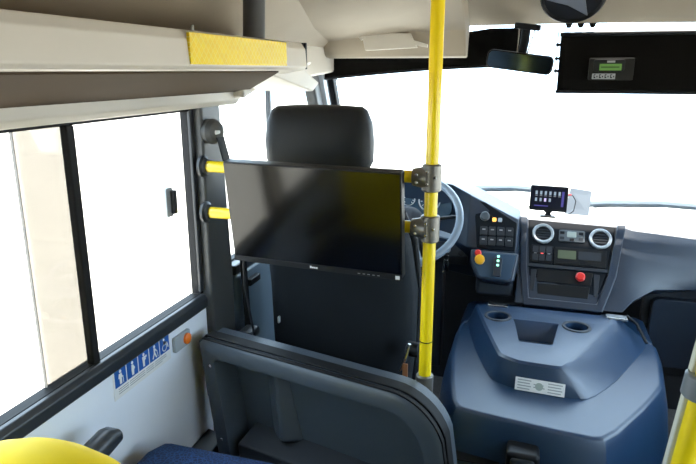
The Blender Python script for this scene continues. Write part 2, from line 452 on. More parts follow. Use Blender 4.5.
MB().loft([bolster(-.60, 2.12, .22, .22, .38), bolster(-.60, 2.12, .25, .26, .41), bolster(-.60, 2.12, .25, .26, .47), bolster(-.60, 2.12, .21, .22, .50)]).build('seat_cushion', SEATF, seat, angle=80)
MB().box((-.78, 1.92, 0.0), (-.42, 2.30, .38)).build('pedestal', BLACKP, seat, bevel=.03)
kn = MB().cyl((-.335, 1.74, .805), (-.295, 1.735, .805), .024).build('recliner_knob', BLACKP, seat, bevel=.004)
MB().tube([(-.322, 1.71, .835), (-.330, 1.708, .80), (-.338, 1.71, .77), (-.35, 1.71, .74)], .006, 8).build('release_lever', STEEL, seat)
MB().box((-.338, 1.69, .60), (-.322, 1.697, .775)).build('strap', COPPER, seat, bevel=.002)
MB().prism(rrect(-.875, -.825, .800, .832, .01, 3), lambda u, v, w: (u, w, v), 1.65, 1.71).build('side_handle', GREYTR, seat, bevel=.005)
MB().box((-.764, 1.716, .845), (-.757, 1.73, .868)).build('belt_clip', SILVER, seat, bevel=.003)

# seat belt on the pillar
sb = thing('seat_belt', 'dark seat belt hanging from a round anchor on the side pillar', 'seat belt', (XL + .03, 1.62, .75))
MB().lathe((XL + .025, 1.625, 1.475), (1, -.25, 0), [(0, .036), (.02, .038), (.034, .03), (.038, .018)], 28).build('anchor', PILLAR, sb)
box('slot', (XL + .055, 1.602, 1.468), (XL + .064, 1.638, 1.480), WHITE, sb, bevel=.003)
def strap(pts, w_, th, name, m, par):
    rings = []
    for p in pts:
        x, y, z = p; rings.append([(x, y - w_/2, z), (x, y + w_/2, z), (x + th, y + w_/2, z), (x + th, y - w_/2, z)])
    return MB().loft(rings).build(name, m, par, angle=60)
strap([(XL + .06, 1.625, 1.46), (XL + .065, 1.66, 1.36), (XL + .06, 1.70, 1.22), (XL + .06, 1.735, 1.05), (XL + .06, 1.75, .85), (XL + .06, 1.755, .60)], .04, .004, 'webbing', RUBBER, sb)

# ================================================================= HANDRAILS
PX, PY = -.250, 1.576
pole = thing('grab_pole', 'tall yellow vertical grab pole standing behind the driver seat', 'grab pole', (PX, PY, 0))
MB().cyl((PX, PY, 0.02), (PX, PY, 2.0), .0175, n=24).build('pole', YELLOW, pole)
for z in (.915, .80):
    MB().cyl((PX, PY, z - .0015), (PX, PY, z + .0015), .0179, n=24).build('joint_line', BLACKP, pole)
MB().lathe((PX, PY, 0), (0, 0, 1), [(0, .04), (.008, .04), (.012, .025), (.03, .02)]).build('floor_flange', FITTING, pole)
ft = MB().lathe((PX, PY, .740), (0, 0, 1), [(0, .023), (.003, .025), (.068, .025), (.072, .022)], 24).build('lower_clamp', FITTING, pole)
MB().box((PX - .035, PY - .13, .745), (PX - .012, PY + .01, .785)).build('clamp_arm', FITTING, ft, bevel=.004)
rails = []
for z, lab in ((1.378, 'upper yellow horizontal grab rail between side pillar and pole'), (1.241, 'lower yellow horizontal grab rail between side pillar and pole')):
    r = thing('grab_rail', lab, 'grab rail', (-.6, PY, z), group='yellow rails behind the driver')
    MB().cyl((XL + .03, PY, z), (PX - .03, PY, z), .0165, n=24).build('rail', YELLOW, r)
    MB().lathe((XL + .025, PY, z), (1, 0, 0), [(0, .032), (.008, .032), (.012, .024), (.020, .022)], 24).build('wall_flange', GREYTR, r)
    fitg = MB().lathe((PX, PY, z - .036), (0, 0, 1), [(0, .022), (.003, .0255), (.069, .0255), (.072, .022)], 24)
    fitg.cyl((PX - .050, PY, z), (PX - .01, PY, z), .0225, .031, n=24)
    fo = fitg.build('tee_clamp', FITTING, r)
    for dx, dz in ((-.036, .010), (-.036, -.010), (-.008, .018), (.012, .004), (-.008, -.014)):
        MB().lathe((PX + dx, PY - .024, z + dz), (0, -1, 0), [(0, .0042), (.003, .0042), (.0042, .0025)], 10).build('clamp_bolt', STEEL, fo)

# ================================================================= MONITOR
mon = thing('monitor', 'black flat screen monitor hanging on the rails behind the driver seat', 'monitor', (-.567, 1.523, 1.254), (math.radians(8.8), math.radians(.5), math.radians(-2.8)))
W2, H2 = .255, .151
def lp(name, poly, y0, y1, m, par, **k):    # local prism in a thing's own frame, poly (x, z), y0 near viewer
    return MB().prism(poly, lambda u, v, w: (u, w, v), y0, y1).build(name, m, par, local=True, **k)
def lbox(name, a, b, m, par, **k):
    return MB().box(a, b).build(name, m, par, local=True, **k)
lp('housing', rrect(-W2, W2, -H2, H2, .006, 3), -.002, .03, BEZEL, mon, bevel=.002)
lbox('screen', (-W2 + .004, -.0034, -H2 + .018), (W2 - .004, -.0015, H2 - .004), SCREEN, mon)
lbox('chin', (-W2 + .001, -.006, -H2 + .001), (W2 - .001, -.002, -H2 + .017), BEZEL, mon, bevel=.001)
lg = MB()
for i, x in enumerate((-.012, -.006, 0, .006)):
    lg.box((x, -.0066, -H2 + .006), (x + .0045, -.006, -H2 + (.013 if i in (0,) else .0105)))
lg.build('logo', WHITE, mon, local=True)
for i in range(5):
    lbox('touch_button', (.13 + i*.014, -.0066, -H2 + .007), (.137 + i*.014, -.006, -H2 + .0085), GREYPR, mon)
lbox('energy_sticker', (W2 - .018, -.0066, -H2 + .003), (W2 - .006, -.006, -H2 + .014), WHITE, mon)
lbox('rear_bracket', (-.06, .03, .012), (.06, .05, .10), BLACKP, mon, bevel=.004)
cbl = MB().tube([(-.80, 1.57, 1.18), (-.81, 1.585, 1.02), (-.80, 1.60, .90), (-.79, 1.62, .78), (-.80, 1.60, .55), (-.80, 1.60, .30), (-.80, 1.62, .006)], .004, 8).build('monitor_cable', BLACKP)
tag(cbl, 'thin black cable hanging down below the monitor', 'cable')

# ================================================================= PARTITION SHELL
ps = thing('partition_shell', 'dark blue-grey moulded plastic partition with rounded corner behind the driver seat', 'partition', (-.52, 1.44, 0), (0, 0, math.radians(-9)))
def outline(off):
    # (x, z) counter-clockwise from bottom-left, inset by off
    L, R, T, B = -.392 + off, .385 - off, .886 - off, .02
    pts = [(L + .10, B), (L + .055, .45), (L + .02, .70)]
    pts += [(L, T - .012), (L + .012, T)]
    pts += [(-.10, T - .002), (.10, T - .004)]
    cx, cz = .215, T - .165
    for i in range(9):
        a = math.radians(90 - 70*i/8); pts.append((cx + .155*math.cos(a)*(R - cx)/.17, cz + .16*math.sin(a)))
    pts += [(R - .006, .66 - off*.3), (R + .005, .5), (R + .01, B)]
    return [(x, z - .010 - .028*max(0, x + .39)/.78) for x, z in pts]
o0, o1, o2, o3 = outline(0), outline(.012), outline(.05), outline(.075)
lift = lambda pts, y: [(x, y, z) for x, z in pts]
sh = MB().loft([lift(o0, .075), lift(o0, -.025), lift(o1, -.034), lift(o2, -.03), lift(o3, .045), lift(o3, .052)], closed=False)
shell = sh
# back panel closing the recess
bp_ = MB().prism(o2, lambda u, v, w: (u, w, v), .045, .07)
shell.build('shell_rim', SHELL, ps, local=True, angle=50)
bp_.build('back_panel', SHELL, ps, local=True)
MB().prism([(x, z) for x, z in o0[2:]] + [(x, z) for x, z in reversed(outline(-.006)[2:])], lambda u, v, w: (u, w, v), -.004, .035).build('edge_trim', RUBBER, ps, local=True, bevel=.003)
MB().prism([(x, z) for x, z in outline(.002)[2:]] + [(x, z) for x, z in reversed(outline(-.004)[2:])], lambda u, v, w: (u, w, v), -.024, -.010).build('edge_seal', RUBBER, ps, local=True, bevel=.002)
# pocket ledge and ribs
MB().add([(-.27, -.03, .56), (.36, -.03, .53), (.36, .05, .555), (-.25, .05, .60), (-.24, -.03, .05), (.38, -.03, .05), (.38, .05, .05), (-.22, .05, .05)],
         [(0, 1, 2, 3), (7, 6, 5, 4), (0, 4, 5, 1), (1, 5, 6, 2), (2, 6, 7, 3), (3, 7, 4, 0)]).build('pocket_ledge', DASHD, ps, local=True, bevel=.006)
MB().add([(-.215, .05, .83), (-.135, .05, .83), (-.16, .02, .80), (-.19, .05, .57), (-.075, .05, .57), (-.125, -.01, .59)],
         [(0, 2, 1), (3, 4, 5), (0, 3, 5, 2), (2, 5, 4, 1), (0, 1, 4, 3)]).build('rib', SHELL, ps, local=True, bevel=.012)
for x, z in ((-.352, .80), (-.325, .56)):
    MB().lathe((x, -.031, z), (0, -1, 0), [(0, .005), (.002, .005), (.003, .003)], 10).build('screw', STEEL, ps, local=True)
# wall foot of partition
struct(MB().prism([(XL, .42), (XL + .06, .42), (XL + .06, .50), (XL, .52)], lambda u, v, w: (u, w, v), 1.25, 1.56).build('trim_9', GREYTR, bevel=.006))

# ================================================================= ENGINE COVER
ec = thing('engine_cover', 'blue-grey moulded engine cover with raised console between driver and door', 'engine cover', (.13, 2.2, 0))
P0 = [(-.185, 1.78), (.262, 1.715), (.40, 1.955), (.485, 2.13), (.512, 2.36), (.515, 2.505), (-.238, 2.505), (-.245, 2.40), (-.243, 2.18), (-.215, 1.95)]
def chaikin(poly, k=.18, it=2):
    for _ in range(it):
        out = []
        for i in range(len(poly)):
            a, b = Vector(poly[i]), Vector(poly[(i+1) % len(poly)])
            out += [tuple(a.lerp(b, k)), tuple(a.lerp(b, 1 - k))]
        poly = out; k = .25
    return poly
P0 = chaikin(P0, .10)
def off(poly, d):
    m = len(poly); out = []
    for i in range(m):
        a, b, c = Vector(poly[i-1]), Vector(poly[i]), Vector(poly[(i+1) % m])
        n1 = Vector(((b-a).y, -(b-a).x)).normalized(); n2 = Vector(((c-b).y, -(c-b).x)).normalized()
        nn = (n1 + n2); nn = nn/max(.2, nn.length_squared)*2
        out.append((b.x + nn.x*d, b.y + nn.y*d))
    return out
R = lambda poly, z: [(x, min(y, 2.505), z) for x, y in poly]
body = MB().loft([R(off(P0, .10), 0.0), R(off(P0, .085), .10), R(off(P0, .03), .50), R(off(P0, .012), .575), R(off(P0, .002), .595), R(off(P0, -.008), .601)])
body.build('cover_body', COVER, ec, bevel=.012, seg=3, angle=50)
HB = [(-.087, 1.998), (.003, 1.955), (.228, 1.940), (.330, 2.10), (.478, 2.44), (.49, 2.50), (-.215, 2.50), (-.212, 2.46), (-.165, 2.24)]
HT = [(-.062, 2.018), (.002, 1.982), (.148, 1.972), (.200, 2.10), (.330, 2.42), (.39, 2.495), (-.185, 2.495), (-.180, 2.44), (-.125, 2.24)]
HB, HT = chaikin(HB, .14), chaikin(HT, .10)
mixr = lambda k: [(h[0]*k + b[0]*(1-k), h[1]*k + b[1]*(1-k)) for h, b in zip(HT, HB)]
hump = MB().loft([R(HB, .590), R(HB, .603), R(mixr(.45), .645), R(mixr(.9), .686), R(off(HT, -.006), .694)])
ho = hump.build('console', COVER, ec, angle=40)
cutters = []
for (x, y) in ((-.088, 2.362), (.208, 2.340)):
    cutters.append(MB().cyl((x, y, .615), (x, y, .74), .038, .042, n=32).build('c', COVER, ec))
cutters.append(MB().loft([[(-.012, 2.31, .625), (.125, 2.31, .625), (.10, 2.185, .655), (.010, 2.185, .655)], [(-.033, 2.362, .71), (.148, 2.362, .71), (.118, 2.125, .71), (-.004, 2.125, .71)]]).build('c', COVER, ec))
bpy.context.view_layer.update()
cut(ho, cutters)
bv = ho.modifiers.new('bevel', 'BEVEL'); bv.width = .007; bv.segments = 3; bv.limit_method = 'ANGLE'; bv.angle_limit = math.radians(28); bv.harden_normals = True
for (x, y) in ((-.088, 2.362), (.208, 2.340)):
    cu = MB().lathe((x, y, .6935), (0, 0, 1), [(0, .041), (.004, .042), (.006, .046), (.005, .052), (0, .054)], 32, cap=False).build('cup_rim', DASHD, ec)
    MB().lathe((x, y, .620), (0, 0, 1), [(0, .03), (0, .0375), (.07, .041)], 32, cap=False).build('cup_liner', BLACKP, cu)
# label on the console front
lb = thing('data_plate', 'white printed instruction plate on the engine cover console front', 'plate', (.078, 1.9535, .624), (math.radians(-14), 0, math.radians(-3.6)))
lbox('plate', (-.080, -.004, -.022), (.080, -.001, .022), WHITE, lb, bevel=.001)
for k_ in range(4):
    for x0, x1 in ((-.072, -.028), (-.02, .016), (.026, .072)):
        if k_ in (0, 3) and x0 == -.02: continue
        lbox('text_line', (x0, -.0046, .013 - k_*.0095), (x1 - .004*(k_ % 2), -.004, .0165 - k_*.0095), GREYPR, lb)
MB().lathe((-.002, -.004, 0), (0, -1, 0), [(0, .013), (.0008, .013)], 20).build('seal_mark', LCDG, lb, local=True)
# latch on the front face
box('latch_recess', (-.012, 1.66, .30), (.085, 1.74, .548), BLACKP, ec, bevel=.012)
box('latch_handle', (.0, 1.652, .30), (.072, 1.72, .535), DASHD, ec, bevel=.01)
MB().box((-.20, 1.70, .465), (-.03, 1.76, .468)).build('seam', BLACKP, ec)
for x, y in ((-.095, 2.482), (.365, 2.478)):
    box('hinge_plate', (x - .04, y - .02, .690), (x + .04, y + .02, .702), STEEL, ec, bevel=.003)
MB().tube([(.405, 2.50, .700), (.44, 2.47, .680), (.470, 2.40, .635)], .006, 8).build('cover_seam', BLACKP, ec)

# ================================================================= DASHBOARD
da = thing('dashboard', 'blue-grey bus dashboard with dark centre stack below the windscreen', 'dashboard', (0, 2.9, .5))
secs = [  # x, list of (y, z)
    (-.93, [(3.10, .87), (2.90, 1.06), (2.78, 1.05), (2.74, .98), (2.74, .90), (2.80, .72), (3.1, .70)]),
    (-.74, [(3.10, .87), (2.84, 1.15), (2.66, 1.175), (2.70, 1.03), (2.70, .90), (2.78, .74), (3.1, .70)]),
    (-.52, [(3.10, .87), (2.84, 1.17), (2.63, 1.195), (2.70, 1.03), (2.70, .90), (2.76, .74), (3.1, .70)]),
    (-.33, [(3.10, .87), (2.84, 1.15), (2.66, 1.165), (2.68, 1.03), (2.66, .92), (2.74, .74), (3.1, .70)]),
    (-.25, [(3.10, .87), (2.86, 1.13), (2.68, 1.12), (2.64, 1.02), (2.60, .905), (2.70, .74), (3.1, .72)]),
    (-.04, [(3.10, .86), (2.84, 1.035), (2.71, 1.015), (2.64, .97), (2.59, .895), (2.66, .73), (3.1, .72)]),
    (-.03, [(3.10, .86), (2.86, .985), (2.77, 1.01), (2.70, .925), (2.60, .80), (2.515, .700), (2.60, .705)]),
    (.39, [(3.10, .86), (2.86, .985), (2.77, 1.00), (2.70, .91), (2.61, .795), (2.52, .702), (2.60, .705)]),
    (.43, [(3.10, .86), (2.86, .975), (2.765, .99), (2.70, .90), (2.63, .81), (2.56, .74), (2.62, .705)]),
    (.52, [(3.10, .86), (2.87, .965), (2.76, .985), (2.70, .89), (2.66, .82), (2.64, .77), (2.78, .70)]),
    (.66, [(3.10, .86), (2.87, .955), (2.755, .975), (2.70, .88), (2.675, .82), (2.68, .77), (2.85, .73)]),
    (.99, [(3.10, .86), (2.87, .95), (2.75, .97), (2.70, .88), (2.68, .82), (2.69, .775), (2.86, .74)]),
]
ss = [s for s in secs]
MB().loft([[(x, y, z) for y, z in pr] + [(x, 3.16, .73)] for x, pr in ss]).build('dash_body', DASH, da, bevel=.012, seg=3)
MB().loft([[(-.335, y, 0), (-.27, y, .5), (-.243, y, .585), (-.21, y, .60), (.48, y, .60), (.515, y, .585), (.545, y, .5), (.61, y, 0)] for y in (2.515, 2.76)]).build('cover_rear', COVER, da, bevel=.008)  # rear end of the engine cover, parented to the dashboard
# lower right panel, recessed and dark
box('glove_panel', (.52, 2.84, .30), (.99, 2.90, .73), DASHD, da, bevel=.01)
MB().prism(rrect(.55, .96, .36, .68, .03, 3), lambda u, v, w: (u, w, v), 2.800, 2.842).build('glove_lid', DASH, da, bevel=.004)
# face below wheel
box('knee_panel', (-.93, 2.72, .25), (-.36, 2.80, .80), DASHD, da, bevel=.01)
MB().prism([(2.62, .85), (2.66, .90), (2.74, .90), (2.74, .80), (2.66, .80)], lambda u, v, w: (w, u, v), -.60, -.245).build('ignition_panel', DASHD, da, bevel=.006)
for x in (-.40, -.275):
    MB().lathe((x, 2.635, .86), (0, -.8, .5), [(0, .013), (.006, .013), (.008, .009)], 16).build('rotary_switch', BLACKP, da)

def sub(name, loc, rot):     # Empty-less frame: returns a builder transforming local (x, up, out) coords to world
    M = Matrix.Translation(Vector(loc)) @ Euler(rot).to_matrix().to_4x4()
    return lambda u, v, w: M @ Vector((u, w, v))
# --- centre stack: local x to the right, v up along the face, w towards the windscreen
ST = sub('stack', (.0, 2.556, .722), (math.radians(-38), 0, 0))
def sp(fr, name, poly, w0, w1, m, par, **k):
    return MB().prism(poly, fr, w0, w1).build(name, m, par, **k)
stack = sp(ST, 'centre_stack', [(.028, -.005), (.290, -.005), (.33, .12), (.362, .345), (.0, .355), (.012, .12)], -.012, .03, STACKB, da, bevel=.006)
stack['label'] = 'dark centre stack with radio and vents'
# frame strips
for a, b in (((-.028, .36), (.012, -.02)), ((.395, .35), (.315, -.02))):
    pass
sp(ST, 'stack_frame', [(-.035, .362), (-.004, .362), (.009, .12), (.026, -.012), (.293, -.012), (.334, .12), (.366, .352), (.40, .352), (.365, .11), (.315, -.045), (.005, -.045), (-.02, .11)], -.022, .03, DASH, da, bevel=.005)
for cx_ in (.066, .300):
    v0 = .287 if cx_ < .2 else .281
    vr = MB()
    c0 = ST(cx_, v0, -.012); ax = (ST(cx_, v0, -.03) - c0)
    ve = MB().lathe(c0, ax, [(0, .046), (.008, .046), (.012, .042), (.010, .034), (.004, .033)], 36, cap=False).build('vent_ring', SILVER, stack)
    MB().lathe(c0, ax, [(.0, .0335), (.003, .0335)], 36).build('vent_bowl', BLACKP, ve)
    for q in (-.018, -.006, .006, .018):
        hw = math.sqrt(max(0, .032**2 - q*q))
        sp(ST, 'vent_slat', [(cx_ - hw, v0 + q - .0025), (cx_ + hw, v0 + q - .0025), (cx_ + hw, v0 + q + .0025), (cx_ - hw, v0 + q + .0025)], -.019, -.014, DASHD, ve)
# hazard / climate display
cd = sp(ST, 'climate_panel', rrect(.132, .238, .258, .312, .006, 3), -.017, -.010, mat('panel_grey', (.10, .115, .13), .4), stack, bevel=.002)
sp(ST, 'display_window', rrect(.165, .203, .278, .305, .004, 3), -.0178, -.0165, LCDG, cd)
for i, (u, v) in enumerate(((.145, .297), (.145, .272), (.222, .297), (.222, .272), (.185, .266))):
    sp(ST, 'panel_button', rrect(u - .009, u + .009, v - .006, v + .006, .002, 2), -.019, -.016, DASHD if i % 2 else BLACKP, cd)
# switch block under left vent and radio
sw = sp(ST, 'switch_block', rrect(.022, .112, .150, .232, .005, 3), -.017, -.010, BLACKP, stack, bevel=.002)
for i in range(3):
    for j in range(2):
        sp(ST, 'rocker_switch', rrect(.028 + i*.028, .051 + i*.028, .158 + j*.037, .188 + j*.037, .003, 2), -.0215, -.016, DASHD, sw, bevel=.001)
for i in range(3):
    sp(ST, 'switch_led', [(.034 + i*.028, .190), (.045 + i*.028, .190), (.045 + i*.028, .193), (.034 + i*.028, .193)], -.0225, -.0215, LEDR if i == 1 else GREYPR, sw)
rd = sp(ST, 'radio', rrect(.118, .325, .148, .228, .005, 3), -.020, -.010, BEZEL, stack, bevel=.002)
sp(ST, 'radio_display', rrect(.132, .205, .176, .214, .003, 2), -.0212, -.0195, LCDG if False else mat('radio_lcd', (.09, .11, .07), .35, emit=(.2, .24, .14), es=.05), rd)
for i in range(5):
    sp(ST, 'radio_button', rrect(.135 + i*.028, .157 + i*.028, .155, .165, .002, 2), -.0225, -.0195, BLACKP, rd)
sp(ST, 'cassette_slot', rrect(.215, .305, .176, .214, .003, 2), -.0215, -.0195, DASHD, rd)
sp(ST, 'divider_bar', [(.014, .128), (.331, .128), (.334, .142), (.013, .142)], -.02, -.010, DASHD, stack, bevel=.002)
bb = sp(ST, 'blank_plate', [(.055, .065), (.268, .065), (.275, .122), (.05, .122)], -.016, -.010, BEZEL, stack, bevel=.002)
c0 = ST(.225, .095, -.016); MB().lathe(c0, ST(.225, .095, -.05) - c0, [(0, .015), (.010, .015), (.013, .019), (.022, .019), (.026, .014)], 28).build('red_knob', RED, stack)
sp(ST, 'round_socket', rrect(.108, .128, .085, .107, .003, 2), -.0172, -.0155, BLACKP, bb)
sp(ST, 'storage_lid', [(.058, .008), (.258, .008), (.266, .058), (.056, .058)], -.016, -.010, BEZEL, stack, bevel=.002)
for u in (.036, .288):
    sp(ST, 'side_slot', [(u - .008, .02), (u + .008, .02), (u + .014, .118), (u - .010, .118)], -.016, -.010, DASHD, stack, bevel=.002)

# --- left switch panel (face between cluster and stack)
SW = sub('sw', (-.20, 2.594, .905), (math.radians(-28), 0, math.radians(4)))
spn = sp(SW, 'switch_panel', [(-.005, 0), (.155, -.008), (.158, .118), (.02, .205), (-.03, .215)], -.012, .06, STACKB, da, bevel=.004)
for j in range(2):
    for i in range(4):
        sp(SW, 'rocker_switch', rrect(.005 + i*.036, .036 + i*.036, .012 + j*.044, .050 + j*.044, .003, 2), -.019, -.010, DASHD, spn, bevel=.002)
        sp(SW, 'switch_mark', [(.014 + i*.036, .034 + j*.044), (.027 + i*.036, .034 + j*.044), (.027 + i*.036, .039 + j*.044), (.014 + i*.036, .039 + j*.044)], -.0198, -.019, GREYPR, spn)
c0 = SW(.022, .140, -.012); MB().lathe(c0, SW(.022, .140, -.05) - c0, [(0, .021), (.010, .020), (.013, .016)], 24).build('light_knob', mat('knob_grey', (.08, .095, .11), .4), spn)
for i, m_ in enumerate((LEDA, ICON)):
    sp(SW, 'pilot_light', rrect(.054 + i*.024, .071 + i*.024, .118, .135, .004, 2), -.018, -.011, m_, spn)

# --- pod with red and yellow buttons
PD = sub('pod', (-.225, 2.52, .80), (math.radians(-30), 0, 0))
poly = [(.03, 0), (.045, -.012), (.165, -.018), (.185, -.005), (.200, .115), (-.005, .120), (.0, .06)]
pod = sp(PD, 'button_pod', poly, -.005, .10, DASH, da, bevel=.012, seg=3)
sp(PD, 'pod_face', [(.042, .005), (.05, .0), (.158, -.006), (.172, .005), (.186, .105), (.008, .110), (.013, .06)], -.0085, .0, mat('pod_blue', (.035, .075, .13), .4), pod, bevel=.002)
c0 = PD(.040, .068, -.008); ax = PD(.040, .068, -.05) - c0
MB().lathe(c0, ax, [(0, .018), (.014, .018), (.018, .021), (.028, .021), (.031, .016)], 28).build('amber_knob', AMBER, pod)
c0 = PD(.030, .098, -.008); MB().lathe(c0, ax, [(0, .014), (.020, .014), (.024, .010)], 24).build('red_knob', RED, pod)
gs = sp(PD, 'gear_selector', rrect(.098, .132, .004, .085, .005, 3), -.022, -.006, DASH, pod, bevel=.003)
for i in range(3):
    sp(PD, 'gear_lamp', rrect(.110, .121, .047 + i*.019, .057 + i*.019, .003, 2), -.0235, -.0215, LEDG, gs)
box('pod_stem', (-.20, 2.56, .70), (-.04, 2.66, .80), DASHD, da, bevel=.02)

# --- instrument cluster under the hood
CL = sub('cl', (-.53, 2.655, 1.025), (math.radians(-28), 0, 0))
cl = sp(CL, 'instrument_cluster', rrect(-.18, .20, -.01, .145, .03, 4), -.012, .02, mat('cluster_face', (.03, .06, .09), .25), da, bevel=.003)
for u, r_ in ((-.09, .05), (.10, .05), (.005, .03)):
    c0 = CL(u, .06, -.0125); ax = CL(u, .06, -.05) - c0
    g = MB().lathe(c0, ax, [(0, r_), (.004, r_), (.004, r_*.90), (.001, r_*.88)], 32, cap=False).build('gauge', SILVER, cl)
    for q in range(9):
        a = math.radians(-40 + 260*q/8); x0, y0 = u + r_*.62*math.cos(a), .06 + r_*.62*math.sin(a); x1, y1 = u + r_*.8*math.cos(a), .06 + r_*.8*math.sin(a)
        MB().cyl(CL(x0, y0, -.014), CL(x1, y1, -.014), .0015, n=6).build('gauge_tick', WHITE, g)
c0 = CL(.06, .115, -.012); MB().lathe(c0, CL(.06, .115, -.05) - c0, [(0, .005), (.003, .004)], 12).build('warning_lamp', LEDR, cl)
c0 = CL(.135, .118, -.012); MB().lathe(c0, CL(.135, .118, -.05) - c0, [(0, .005), (.003, .004)], 12).build('indicator_lamp', LEDG, cl)

# ================================================================= STEERING WHEEL
whc = Vector((-.485, 2.40, 1.06)); tilt = math.radians(42)
whl = thing('steering_wheel', 'blue-grey steering wheel in front of the instrument cluster', 'steering wheel', whc, (tilt, 0, 0))
RW = .222
MB().tube([(RW*math.cos(2*PI*i/56), RW*math.sin(2*PI*i/56), 0) for i in range(56)], .016, 12, closed=True).build('rim', mat('wheel_rim', (.20, .25, .31), .3), whl, local=True)
MB().lathe((0, 0, -.05), (0, 0, 1), [(0, .05), (.02, .075), (.035, .075), (.045, .055)], 32).build('hub', DASHD, whl, local=True)
for a in (-20, 200, 245, 295):
    ar = math.radians(a); d_ = Vector((math.cos(ar), math.sin(ar), 0)); n_ = Vector((-d_.y, d_.x, 0))
    MB().loft([[d_*r0 + n_*w_ + Vector((0, 0, z)), d_*r0 - n_*w_ + Vector((0, 0, z)), d_*r0 - n_*w_ + Vector((0, 0, z - .012)), d_*r0 + n_*w_ + Vector((0, 0, z - .012))] for r0, w_, z in ((.06, .02, -.015), (.14, .015, -.008), (RW, .012, .006))]).build('spoke', mat('wheel_rim', (0, 0, 0)), whl, local=True, bevel=.003)
MB().cyl((0, 0, -.05), (0, .02, -.34), .04, .05).build('column', BLACKP, whl, local=True)
MB().tube([(.05, .05, -.08), (.14, .07, -.08), (.20, .08, -.075)], .008, 8).build('stalk', BLACKP, whl, local=True)
ky = thing('car_keys', 'bunch of keys hanging from the ignition below the steering wheel', 'keys', (-.335, 2.60, .86))
MB().lathe((-.335, 2.635, .872), (0, -1, .4), [(0, .011), (.02, .011), (.022, .016), (.04, .014)], 14).build('key_head', SILVER, ky)
MB().tube([(-.335 + .012*math.cos(2*PI*i/14), 2.592, .852 + .014*math.sin(2*PI*i/14)) for i in range(14)], .0015, 6, closed=True).build('ring', STEEL, ky)
for dx, h in ((-.006, .06), (.006, .05)):
    MB().prism([(-.335 + dx - .005, .84), (-.335 + dx + .005, .84), (-.335 + dx*1.8 + .003, .84 - h), (-.335 + dx*1.8 - .003, .84 - h)], lambda u, v, w: (u, w, v), 2.588, 2.591).build('key', STEEL, ky)

# ================================================================= ITEMS ON THE DASH
gp = thing('dash_display', 'small black touch screen with icon rows standing on the dashboard', 'display', (.078, 2.80, 1.02), (math.radians(-6), math.radians(1), 0))
lp('housing', rrect(-.080, .080, .022, .134, .005, 3), -.004, .018, BEZEL, gp, bevel=.002)
lbox('screen', (-.072, -.0052, .034), (.072, -.0035, .128), SCRON, gp)
for i in range(6):
    lbox('icon', (-.058 + i*.0195, -.006, .094), (-.049 + i*.0195, -.0052, .110), ICON, gp)
    lbox('icon_caption', (-.059 + i*.0195, -.006, .088), (-.048 + i*.0195, -.0052, .0905), GREYPR, gp)
for i in range(4):
    lbox('icon', (-.058 + i*.0195, -.006, .064), (-.049 + i*.0195, -.0052, .079), ICON if i != 2 else mat('icon_lilac', (.5, .4, .7), .4, emit=(.55, .45, .75), es=.5), gp)
lbox('scroll_bar', (.054, -.006, .045), (.064, -.0052, .112), ICONV, gp)
lbox('status_bar', (-.06, -.006, .042), (.0, -.0052, .047), ICONV, gp)
lp('mount', [(-.012, .0), (.02, .0), (.014, .012), (.022, .022), (-.016, .022), (-.006, .012)], .0, .014, BLACKP, gp, bevel=.002)
lbox('mount_foot', (-.03, -.02, -.006), (.035, .05, .002), BLACKP, gp, bevel=.002)
MB().tube([(.080, .006, .10), (.10, .006, .098), (.115, .01, .075), (.11, .01, .03), (.085, .012, .008), (.05, .015, .004)], .0022, 8).build('cable', GREYTR, gp, local=True)
lbox('plug', (.080, .002, .097), (.094, .010, .104), RED, gp, bevel=.001)
pc = MB().add([(.155, 2.90, 1.012), (.26, 2.89, 1.012), (.268, 2.95, 1.115), (.175, 2.955, 1.125), (.155, 2.902, 1.012), (.26, 2.892, 1.012), (.268, 2.952, 1.115), (.175, 2.957, 1.125)],
              [(0, 1, 2, 3), (7, 6, 5, 4), (0, 4, 5, 1), (1, 5, 6, 2), (2, 6, 7, 3), (3, 7, 4, 0)]).build('paper_card', PAPER)
tag(pc, 'pale translucent card propped on the dashboard beside the small touch screen', 'card')
wr_ = MB().tube([(-.12, 2.90, 1.045), (-.05, 2.92, 1.05), (.0, 2.90, 1.035), (.04, 2.88, 1.024)], .0025, 8).build('dash_cable', GREYTR)
tag(wr_, 'thin grey cable lying across the dashboard top beside the touch screen', 'cable')

# wipers outside the glass
for pts, lab in (([(-.32, 3.245, 1.045), (-.10, 3.25, 1.06), (.02, 3.25, 1.055), (.18, 3.25, 1.045)], 'wiper arm behind the small touch screen outside the windscreen'),
                 ([(.28, 3.25, .995), (.36, 3.25, 1.005), (.60, 3.24, 1.02), (.80, 3.22, 1.018)], 'wiper arm outside the windscreen above the glove box side of the dashboard')):
    wp = thing('windscreen_wiper', lab, 'wiper', pts[0], group='windscreen wipers')
    MB().tube(pts, .019, 8).build('arm', mat('wiper_arm', (.26, .29, .32), .45), wp)
    MB().loft([[(x + .03, y - .012, z - .012), (x + .03, y - .002, z - .012), (x + .03, y - .002, z - .018), (x + .03, y - .012, z - .018)] for x, y, z in pts]).build('blade', mat('blade_grey', (.1, .11, .12), .5), wp)

